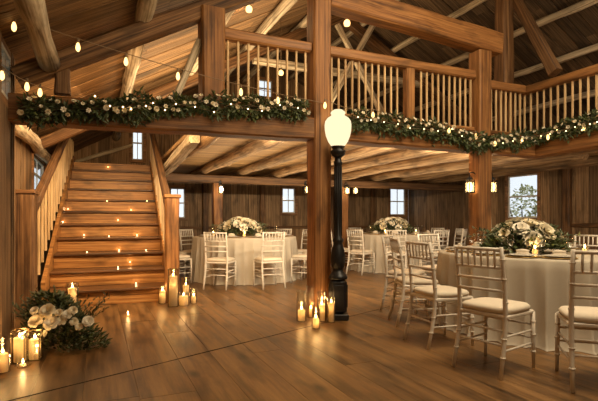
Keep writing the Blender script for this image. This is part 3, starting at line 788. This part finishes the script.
ring(T3, 1.34, R3, 'far table', 'white chairs at the far table',
     [(-42, 'front, beside the lamp post'), (-10, 'front, back to us'), (25, 'front, right of the back-turned one'), (60, 'right side, nearest'), (95, 'right side, middle'), (125, 'right side, farthest'), (152, 'far side, right'), (179, 'far side, middle'), (-152, 'far side, left'), (-78, 'left side, behind the lamp post')])

# place settings
def make_plate(label):
    t = thing('place_plate', label, 'plate')
    b = MB(); b.lathe([(.10, 0), (.145, .004), (.155, .010), (.15, .012), (.10, .008), (.001, .007)], 28); b.build('charger', 'gold', t)
    b = MB(); b.lathe([(.07, .012), (.11, .018), (.125, .026), (.12, .028), (.07, .019), (.001, .018)], 28); b.build('dinner_plate', 'china', t)
    return t
def make_napkin(label):
    b = MB(); b.cbox((-.06, -.03, 0), (.06, .03, .012), .004); b.cbox((-.05, -.026, .012), (.055, .024, .022), .004); b.tube([(-.055, -.01, .03), (0, .0, .034), (.055, .006, .03)], [.012, .018, .012], 8)
    o = b.build('napkin', 'napkin'); return tag(o, label, 'napkin')
def make_glass(label):
    t = thing('wine_glass', label, 'glass')
    b = MB(); b.lathe([(.034, 0), (.033, .003), (.006, .008), (.004, .02), (.004, .085), (.006, .09)], 16); b.build('stem', 'glass', t)
    b = MB(); b.lathe([(.004, .09), (.024, .105), (.036, .135), (.036, .165), (.031, .20)], 16, closed=False); b.build('bowl', 'glass', t)
    return t
pr = {}
for (c, p, nm, w, ang) in place:
    z = (TH1 if c is T1 else TH2)+.005; short = {'near right table': 'near right table', 'table right of the stairs': 'left table'}.get(nm, 'far table')
    wl = w.replace('in the foreground with its back to us, left of the cloth front', 'foreground seat').replace('at the ', '').replace('on the ', '').replace(' with its back to us', '')
    l1 = 'gold-rimmed plate, %s: %s' % (short, wl)
    l2 = 'folded napkin, %s: %s' % (short, wl)
    l3 = 'stemmed glass, %s: %s' % (short, wl)
    d = Vector((math.cos(ang), math.sin(ang), 0)); s = Vector((-d.y, d.x, 0))
    q = p+d*.0; g = p-d*.17+s*.13
    if not pr:
        pr['p'] = make_plate(l1); pr['n'] = make_napkin(l2); pr['g'] = make_glass(l3)
        for k, loc in (('p', (q.x, q.y, z)), ('n', (q.x, q.y, z+.028)), ('g', (g.x, g.y, z))): pr[k].location = loc; pr[k].rotation_euler = (0, 0, ang+PI/2)
        pr['p']['group'] = 'place plates'; pr['n']['group'] = 'napkins on the plates'; pr['g']['group'] = 'stemmed glasses on the tables'
    else:
        dup(pr['p'], (q.x, q.y, z), ang+PI/2, l1); dup(pr['n'], (q.x, q.y, z+.028), ang+PI/2, l2); dup(pr['g'], (g.x, g.y, z), ang, l3)

# ------------------------------------------------------------------ flowers and greenery
def rose_mesh(seed, open_=1.0):
    rnd = random.Random(seed); b = MB()
    layers = [(3, .010, .022, 6), (4, .021, .027, 16), (5, .034, .030, 30), (6, .047, .030, 46), (6, .052, .026, 74)]
    for li, (n, r, s, tilt) in enumerate(layers):
        for k in range(n):
            q = 2*PI*k/n+li*.6+rnd.uniform(-.15, .15); t = rad(tilt*open_+rnd.uniform(-6, 6))
            out = Vector((math.cos(q), math.sin(q), 0)); side = Vector((-out.y, out.x, 0)); up = Vector((0, 0, 1))
            rise = up*math.cos(t)+out*math.sin(t); nrm = out*math.cos(t)-up*math.sin(t)
            base = out*r*.35+up*(.002)
            vs = []; W = 5; Hh = 4
            for i in range(Hh):
                a = i/(Hh-1); w = s*1.15*(.45+.95*a-.45*a*a*a); hh = s*1.75*a
                for j in range(W):
                    c = (j/(W-1)-.5)*2
                    curl = -abs(c)**2*s*.55+ (a**3)*s*.55
                    vs.append(base+rise*hh*(1-.12*c*c*a)+side*w*c+nrm*curl)
            fs = [(i*W+j, i*W+j+1, i*W+W+j+1, i*W+W+j) for i in range(Hh-1) for j in range(W-1)]
            b.add(vs, fs, True)
    return b
roseA = rose_mesh(1); roseB = rose_mesh(5, .85)
def to_mesh(b, name, mat):
    me = bpy.data.meshes.new(name); me.from_pydata([tuple(v) for v in b.v], [], b.f); me.polygons.foreach_set('use_smooth', b.s); me.materials.append(M[mat]); return me
RM = [to_mesh(roseA, 'rose', 'petal'), to_mesh(roseB, 'rose', 'petalw')]
sm = MB()
for k in range(6):
    q = 2*PI*k/6; o = Vector((math.cos(q), math.sin(q), 0)); sm.leaf(o*.003, o+Vector((0, 0, .45)), .022, .018, .2)
for k in range(4):
    q = 2*PI*k/4+.4; o = Vector((math.cos(q), math.sin(q), 0)); sm.leaf(o*.002, o*.5+Vector((0, 0, .8)), .016, .014, .2)
SMALL = [to_mesh(sm, 'blossom', 'petal'), to_mesh(sm, 'blossom', 'petalw')]
def put(me, name, parent, loc, d, sc):
    o = bpy.data.objects.new(name, me); COL.objects.link(o); o.parent = parent; o.location = loc
    o.rotation_mode = 'QUATERNION'; o.rotation_quaternion = Vector(d).normalized().to_track_quat('Z', 'Y') @ Matrix.Rotation(random.uniform(0, 6), 4, 'Z').to_quaternion(); o.scale = (sc,)*3
    return o
def rdir(zmin=-.4): return Vector((random.uniform(-1, 1), random.uniform(-1, 1), random.uniform(zmin, 1)))

def centerpiece(c, z, w, h, label, nrose, nleaf, rs, grp='table flower centrepieces'):
    """low dome of roses in greenery, long axis across the view"""
    t = thing('flower_centerpiece', label, 'flowers', (c.x, c.y, z), -ALPHA, grp)
    b = MB(); b.lathe([(.09, 0), (.13, .03), (.15, .07), (.14, .07), (.001, .068)], 20); b.build('bowl', 'gold', t)
    f = MB(); g = MB()
    for k in range(nleaf):
        q = random.uniform(0, 2*PI); e = random.random()**.6; zz = random.random()**1.3
        r = e*math.sqrt(max(0, 1-zz*zz)); p = Vector((w*.46*r*math.cos(q), w*.36*r*math.sin(q), .03+h*.72*zz))
        d = Vector((math.cos(q), math.sin(q), random.uniform(-.5, 1.0)))+rdir()*.5
        (f if k % 3 else g).leaf(p, d, random.uniform(.05, .10), random.uniform(.02, .036))
    for k in range(16):                     # trailing sprigs
        q = random.uniform(0, 2*PI) if k > 7 else random.choice((0, PI))+random.uniform(-.6, .6)
        p = Vector((w*.3*math.cos(q), w*.24*math.sin(q), h*.4)); d = Vector((math.cos(q), math.sin(q), random.uniform(0, .9))).normalized(); L = random.uniform(.16, .30)
        for i in range(12):
            s = i/11; x = p+d*L*s+Vector((0, 0, -.07*s*s))
            g.leaf(x, d*.6+rdir()*.9, .05, .018)
    for m in (f, g): m.v = [(x, y, max(.003, zz)) for x, y, zz in m.v]
    f.build('foliage', 'leaf', t)['kind'] = 'stuff'; g.build('sprigs', 'sage', t)['kind'] = 'stuff'
    for k in range(nrose):
        a = 2.39996*k; e = math.sqrt((k+.5)/nrose); zz = math.sqrt(max(0.05, 1-e*e*.92))
        p = Vector((w*.40*e*math.cos(a), w*.30*e*math.sin(a), .03+h*.78*zz)); d = Vector((math.cos(a)*e, math.sin(a)*e, zz*.9))
        put(RM[k % 2], 'rose', t, p-d.normalized()*.03, d, rs*random.uniform(.75, 1.2))
    return t
centerpiece(P(524, None, 4.93, 0), TH1+.005, .96, .38, 'large low bouquet of ivory roses on the near right table', 17, 1500, 1.45)
centerpiece(T2+rel(-.08, 0), TH2+.005, 1.06, .40, 'rose and greenery centrepiece on the table right of the stairs', 27, 1200, 1.35)
centerpiece(T3+rel(-.05, 0), TH3+.005, 1.05, .42, 'rose and greenery centrepiece on the far table behind the lamp post', 24, 1200, 1.35)

# floor bouquet at the foot of the stairs
fb = P(53, 355, z=0); fb = fb+rel(0, .20)
t = thing('floor_bouquet', 'big bouquet of white roses and greenery on the floor by the left newel', 'flowers', (fb.x, fb.y, 0), -ALPHA)
f = MB(); g = MB(); s = MB()
for k in range(2300):
    q = random.uniform(0, 2*PI); e = random.random()**.55; zz = random.random()**1.25
    r = e*math.sqrt(max(0, 1-zz*zz*.8)); cx = -.16*zz
    p = Vector((.36*r*math.cos(q)+cx+.02, .20*r*math.sin(q)+.07*zz, .015+.46*zz*(1-.55*max(0, r*math.cos(q)))))
    d = Vector((math.cos(q), math.sin(q), random.uniform(-.2, 1)))+rdir()*.6
    if p.z < .08: d.z = abs(d.z)
    (f if k % 5 < 3 else g).leaf(p, d, random.uniform(.035, .07), random.uniform(.016, .03))
for k in range(26):
    q = random.uniform(0, 2*PI); r0 = random.uniform(.05, .2)
    p = Vector((r0*math.cos(q)-.05, r0*.7*math.sin(q), .2)); d = Vector((math.cos(q)*.7+random.uniform(-.2, .3), math.sin(q)*.4, random.uniform(.3, 1))).normalized(); L = random.uniform(.2, .36)
    s.tube([p, p+d*L*.6, p+d*L], [.003, .0025, .001], 4)
    for i in range(12):
        a = i/11; g.leaf(p+d*L*a, d*.6+rdir()*.8, .045, .016)
f.build('foliage', 'leaf', t)['kind'] = 'stuff'; g.build('sprigs', 'sage', t)['kind'] = 'stuff'; s.build('stems', 'stem', t)
for i, (px, py, sc) in enumerate(((37, 322, 1.15), (48, 312, 1.2), (52, 324, 1.15), (62, 321, .75), (68, 315, .8), (73, 311, .7), (88, 322, .9), (59, 313, .6), (35, 311, .7), (79, 327, .6), (44, 334, .6), (74, 322, .65))):
    w0 = P(px, py, depth(fb.x, fb.y)-.24+abs(px-52)*.003)-fb
    loc = Vector((w0.x*CA-w0.y*SA, w0.x*SA+w0.y*CA, w0.z))
    put(RM[(i+1) % 2], 'rose', t, loc, Vector(((px-52)*.012, -.9, .75)), sc*.85)

# garlands on the loft beams
def garland(label, pts, nleaf, nflower, rad_=.085, drop=.0):
    o = Vector(pts[0]); t = thing('greenery_garland', label, 'garland', tuple(o), 0, 'garlands on the loft beams')
    segs = [(Vector(a)-o, Vector(c)-o) for a, c in zip(pts, pts[1:])]; Ls = [(c-a).length for a, c in segs]; tot = sum(Ls)
    def at(s):
        s *= tot
        for (a, c), L in zip(segs, Ls):
            if s <= L+1e-6: return a.lerp(c, s/L), (c-a).normalized()
            s -= L
        return segs[-1][1], (segs[-1][1]-segs[-1][0]).normalized()
    f = MB(); g = MB(); st_ = MB()
    st_.tube([at(i/40)[0] for i in range(41)], .014, 6); st_.build('stem', 'stem', t)
    for k in range(nleaf):
        s = random.random(); p, d = at(s)
        n = Vector((-d.y, d.x, 0)); q = random.uniform(0, 2*PI); r = rad_*random.random()**.5*(.75+.5*math.sin(s*31)*math.sin(s*13))
        off = n*r*math.cos(q)*.75+Vector((0, 0, r*math.sin(q)*1.15-drop*random.random()**2))
        dd = d*random.choice((-1, 1))*random.uniform(.2, 1)+off.normalized()*random.uniform(.3, 1)+rdir(-1)*.5
        (f if k % 2 else g).leaf(p+off, dd, random.uniform(.045, .085), random.uniform(.018, .032))
    def clear(q):                          # leaves lie on the faces of the beams
        x, y, z = q[0]+o.x, q[1]+o.y, q[2]+o.z
        if z < 2.315 and x < 5.84 and y > V0-.13: y = V0-.13-random.random()*.01
        if z < 2.315 and y < V0-.12 and x > 5.83: x = 5.83-random.random()*.01
        return (x-o.x, y-o.y, z-o.z)
    for m in (f, g): m.v = [clear(q) for q in m.v]
    f.build('foliage', 'leaf', t)['kind'] = 'stuff'; g.build('sprigs', 'sage', t)['kind'] = 'stuff'
    for k in range(nflower):
        s = (k+random.uniform(.1, .9))/nflower; p, d = at(s); n = Vector((-d.y, d.x, 0))
        toc = (Vector((0, 0, H))-(p+o)); toc.z = 0; side = 1 if n.dot(toc) > 0 else -1
        q = random.uniform(-.7, 1.1)
        off = n*side*rad_*.95*math.cos(q)+Vector((0, 0, rad_*1.0*math.sin(q)))
        if k % 3 == 0: put(RM[k % 2], 'rose', t, p+off*.9, off+rdir()*.03, random.uniform(.26, .42))
        else: put(SMALL[k % 2], 'blossom', t, p+off, off+rdir()*.03, random.uniform(.7, 1.25))
    return t
gv = V0-.15
garland('garland of greenery and white blossoms on the beam above the stairs', [vf(20, 108, gv), vf(60, 110, gv), vf(110, 108, gv), vf(200, 104, gv), vf(306, 109, gv)], 3000, 60, .10, .05)
garland('garland of greenery and blossoms between the lamp globe and lantern post', [vf(352, 118, gv), vf(400, 124, gv), vf(445, 131, gv), vf(468, 140, gv)], 1700, 44, .105, .08)
garland('garland of greenery along the right edge beam past the lantern post', [vf(470, 142, gv-.03), vf(490, 141, gv), vf(515, 140, gv), vf(533, 137, gv), uf(547, 133, 5.80), uf(575, 125, 5.80), uf(640, 108, 5.80)], 2500, 40, .10, .05)
def fairy(label, pts):
    t = thing('fairy_light_string', label, 'fairy lights', tuple(pts[0])); o = pts[0]
    b = MB(); b.tube([p-o for p in pts], .002, 4); b.build('wire', 'wire', t)
    for p in pts:
        k = MB(); k.ball((0, 0, 0), .0075, 8, 6); k.build('fairy_bulb', 'fairy', t, loc=p-o)
gf = gv-.115
fairy('tiny warm lights woven into the garland above the stairs', [vf(x, y, gf) for x, y in ((95, 96), (110, 106), (123, 107), (131, 109), (146, 106), (153, 103), (165, 110), (176, 104), (195, 107), (214, 112), (231, 104), (248, 109), (262, 111), (280, 105), (298, 108))])
fairy('tiny warm lights woven into the middle garland', [vf(x, y, gf) for x, y in ((358, 117), (371, 120), (384, 122), (398, 124), (410, 128), (424, 129), (438, 131), (452, 129), (462, 136))])
fairy('tiny warm lights woven into the right garland', [vf(x, y, gf) for x, y in ((503, 143), (513, 141), (522, 141))]+[uf(x, y, 5.70) for x, y in ((541, 136), (550, 134), (557, 130), (566, 131), (575, 127), (582, 130), (590, 124), (597, 122))])

# ------------------------------------------------------------------ candles
def candle(label, p, r, h, power=.8, grp='pillar candles'):
    t = thing('pillar_candle', label, 'candle', p, 0, grp)
    b = MB(); b.lathe([(r*.98, 0), (r, .004), (r, h-.006), (r*.93, h), (r*.8, h-.001), (r*.5, h-.007), (.001, h-.008)], 18); b.build('wax', 'wax', t)
    b = MB(); b.tube([(0, 0, h-.01), (.001, 0, h+.012)], .0018, 5); wk = b.build('wick', 'wick', t)
    k = max(.0055, min(.009, r*.28))
    b = MB(); b.lathe([(k*.3, h+.006), (k*.85, h+.012), (k, h+.018), (k*.7, h+.028), (k*.25, h+.037), (.0004, h+.042)], 10); b.build('flame', 'flame', wk)
    point('candle_glow', (0, 0, h+.06), power*.8, .012, (1.0, .55, .20), t)
    point('wax_glow', (0, 0, h*.72), power*.17*(r/.03)**.5, .008, (1.0, .62, .28), t)
    return t
def hurricane(label, p, r, h, grp='clear glass candle cylinders', square=False):
    t = thing('glass_cylinder' if not square else 'glass_lantern', label, 'candle holder', p, -ALPHA+(.2 if square else 0), grp)
    if square:
        b = MB()
        for x in (-r, r):
            for y in (-r, r): b.box((x-.0025, y-.0025, 0), (x+.0025, y+.0025, h))
        for z in (0, h-.008):
            b.box((-r, -r-.004, z), (r, -r+.004, z+.008)); b.box((-r, r-.004, z), (r, r+.004, z+.008)); b.box((-r-.004, -r, z), (-r+.004, r, z+.008)); b.box((r-.004, -r, z), (r+.004, r, z+.008))
        b.build('metal_frame', 'brass', t)
        b = MB()
        for s in (-1, 1): b.box((s*r-.001, -r+.004, .008), (s*r+.001, r-.004, h-.008)); b.box((-r+.004, s*r-.001, .008), (r-.004, s*r+.001, h-.008))
        b.box((-r, -r, .0005), (r, r, .003)); b.build('glass', 'glass', t)
    else:
        b = MB(); b.lathe([(.001, .001), (r-.003, .001), (r, .005), (r, h-.004), (r-.0015, h), (r-.003, h-.004), (r-.003, .008)], 24, closed=False); b.build('glass', 'glass', t)
        b = MB(); k = 24
        vs = []; fs = []
        for i in range(k):
            q = 2*PI*i/k
            for jj in range(6):
                w = 2*PI*jj/6; rr = r-.001+.003*math.cos(w); vs.append((rr*math.cos(q), rr*math.sin(q), h+.003*math.sin(w)))
        for i in range(k):
            for jj in range(6): fs.append((i*6+jj, ((i+1) % k)*6+jj, ((i+1) % k)*6+(jj+1) % 6, i*6+(jj+1) % 6))
        b.add(vs, fs, True); b.build('rim', 'glass', t)
    return t
def lit(px, py, wpx, hpx, cw, chh, lab_c, lab_g, square=False, power=.8, z=0.0):
    """glass seen wpx wide and hpx high standing at (px, py), with a candle inside"""
    p = P(px, py, z=z); p.z = z; k = depth(p.x, p.y)/FPX; r = wpx*k/2
    p = p+rel(0, r*.8)
    hurricane(lab_g, p, r if not square else r*.85, hpx*k, square=square)
    candle(lab_c, (p.x, p.y, z+.006), min(cw*k/2, r-.008), chh*k, power)
# left foreground
lit(16, 364, 15, 33, 11, 24, 'taller pillar candle in the leftmost framed glass lantern', 'framed glass lantern left of the floor bouquet', True, .9)
lit(32, 361, 13, 29, 11, 20, 'pillar candle in the glass close against the floor bouquet', 'square glass lantern close against the floor bouquet', True, .9)
lit(-1, 374, 14, 34, 10, 18, 'pillar candle cut off by the left photo edge', 'glass cylinder cut off by the left photo edge', False, .5)
p = P(23, 367, z=0)
t = thing('glass_cylinder', 'low round glass dish with a tealight, left foreground', 'candle holder', (p.x, p.y, 0))
b = MB(); b.lathe([(.001, .001), (.045, .001), (.055, .01), (.058, .022), (.054, .022), (.05, .012), (.001, .006)], 24, closed=False); b.build('glass', 'glass', t)
candle('small tealight in the low dish, left foreground', (p.x, p.y, .007), .022, .018, .5)
lit(70, 309, 12, 25, 8, 20, 'slim candle in the tall glass on the bottom step beside the bouquet', 'tall glass cylinder on the floor behind the floor bouquet', False, .8)
# right newel
lit(161.5, 304, 8, 17, 6, 12, 'small candle nearest the stairs, left of the tall candle', 'small glass cylinder at the stair foot, leftmost of the newel group', False, .6)
lit(172, 307, 11, 38, 8.5, 30, 'tallest pillar candle, in the tall lantern by the right newel', 'tall framed glass lantern by the right newel', True, .9)
lit(185, 299, 9, 21, 6, 13, 'candle at the back of the newel group, right of the tall one', 'glass cylinder at the back of the newel group', False, .5)
lit(182.5, 306, 11, 12, 9.5, 9, 'short wide candle at the front of the newel group', 'low wide glass at the front of the newel group', False, .6)
lit(193, 304, 7, 15, 4.5, 7, 'little candle in the rightmost glass of the newel group', 'rightmost glass cylinder of the newel group', False, .3)
# centre post
lit(301.5, 322, 10.5, 30, 7, 11, 'pillar candle in the leftmost glass below the centre post', 'tall glass cylinder, leftmost below the centre post', False, .8)
lit(316, 329, 8.5, 20, 6.5, 9.5, 'short candle at the front of the centre post group', 'glass cylinder at the front of the centre post group', False, .8)
lit(322, 322, 9.5, 30, 6, 16, 'tall candle in the middle of the centre post group', 'glass cylinder in the middle of the centre post group', False, .8)
lit(331.5, 323, 8, 24, 5.5, 19, 'candle in the glass touching the lamp post base', 'glass cylinder against the base of the lamp post', False, .6)
lit(311, 318, 9, 32, 4, 8, 'low candle in the glass at the back of the centre post group', 'tall glass cylinder at the back of the centre post group', False, .4)
p = P(128, 316, z=0); candle('lone tealight on the floor before the stairs', (p.x, p.y, 0), .019, .014, .35)
# on the tables
def votive(lat, d, c, z, lab, lab2):
    p = c+rel(lat, d)
    t = thing('votive_glass', lab2, 'candle holder', (p.x, p.y, z), 0, 'votive glasses on the tables')
    b = MB(); b.lathe([(.001, .001), (.032, .001), (.036, .006), (.042, .085), (.039, .085), (.033, .01)], 20, closed=False); b.build('glass', 'glass', t)
    candle(lab, (p.x, p.y, z+.009), .027, .05, .5, 'votive candles on the tables')
zt = TH1+.005; zt2 = TH2+.005
votive(.30, -.30, T1, zt, 'votive candle right of the bouquet on the near table', 'votive glass right of the bouquet on the near table')
votive(-.27, -.42, T1, zt, 'votive candle in front of the bouquet on the near table', 'votive glass in front of the bouquet on the near table')
votive(.05, -.5, T2, zt2, 'votive candle before the flowers on the left table', 'votive glass before the flowers on the left table')
votive(-.6, -.1, T2, zt2, 'votive candle left of the flowers on the left table', 'votive glass left of the flowers on the left table')
votive(-.3, -.5, T3, zt2, 'votive candle left before the flowers on the far table', 'votive glass left before the flowers on the far table')
votive(.4, -.45, T3, zt2, 'votive candle right before the flowers on the far table', 'votive glass right before the flowers on the far table')
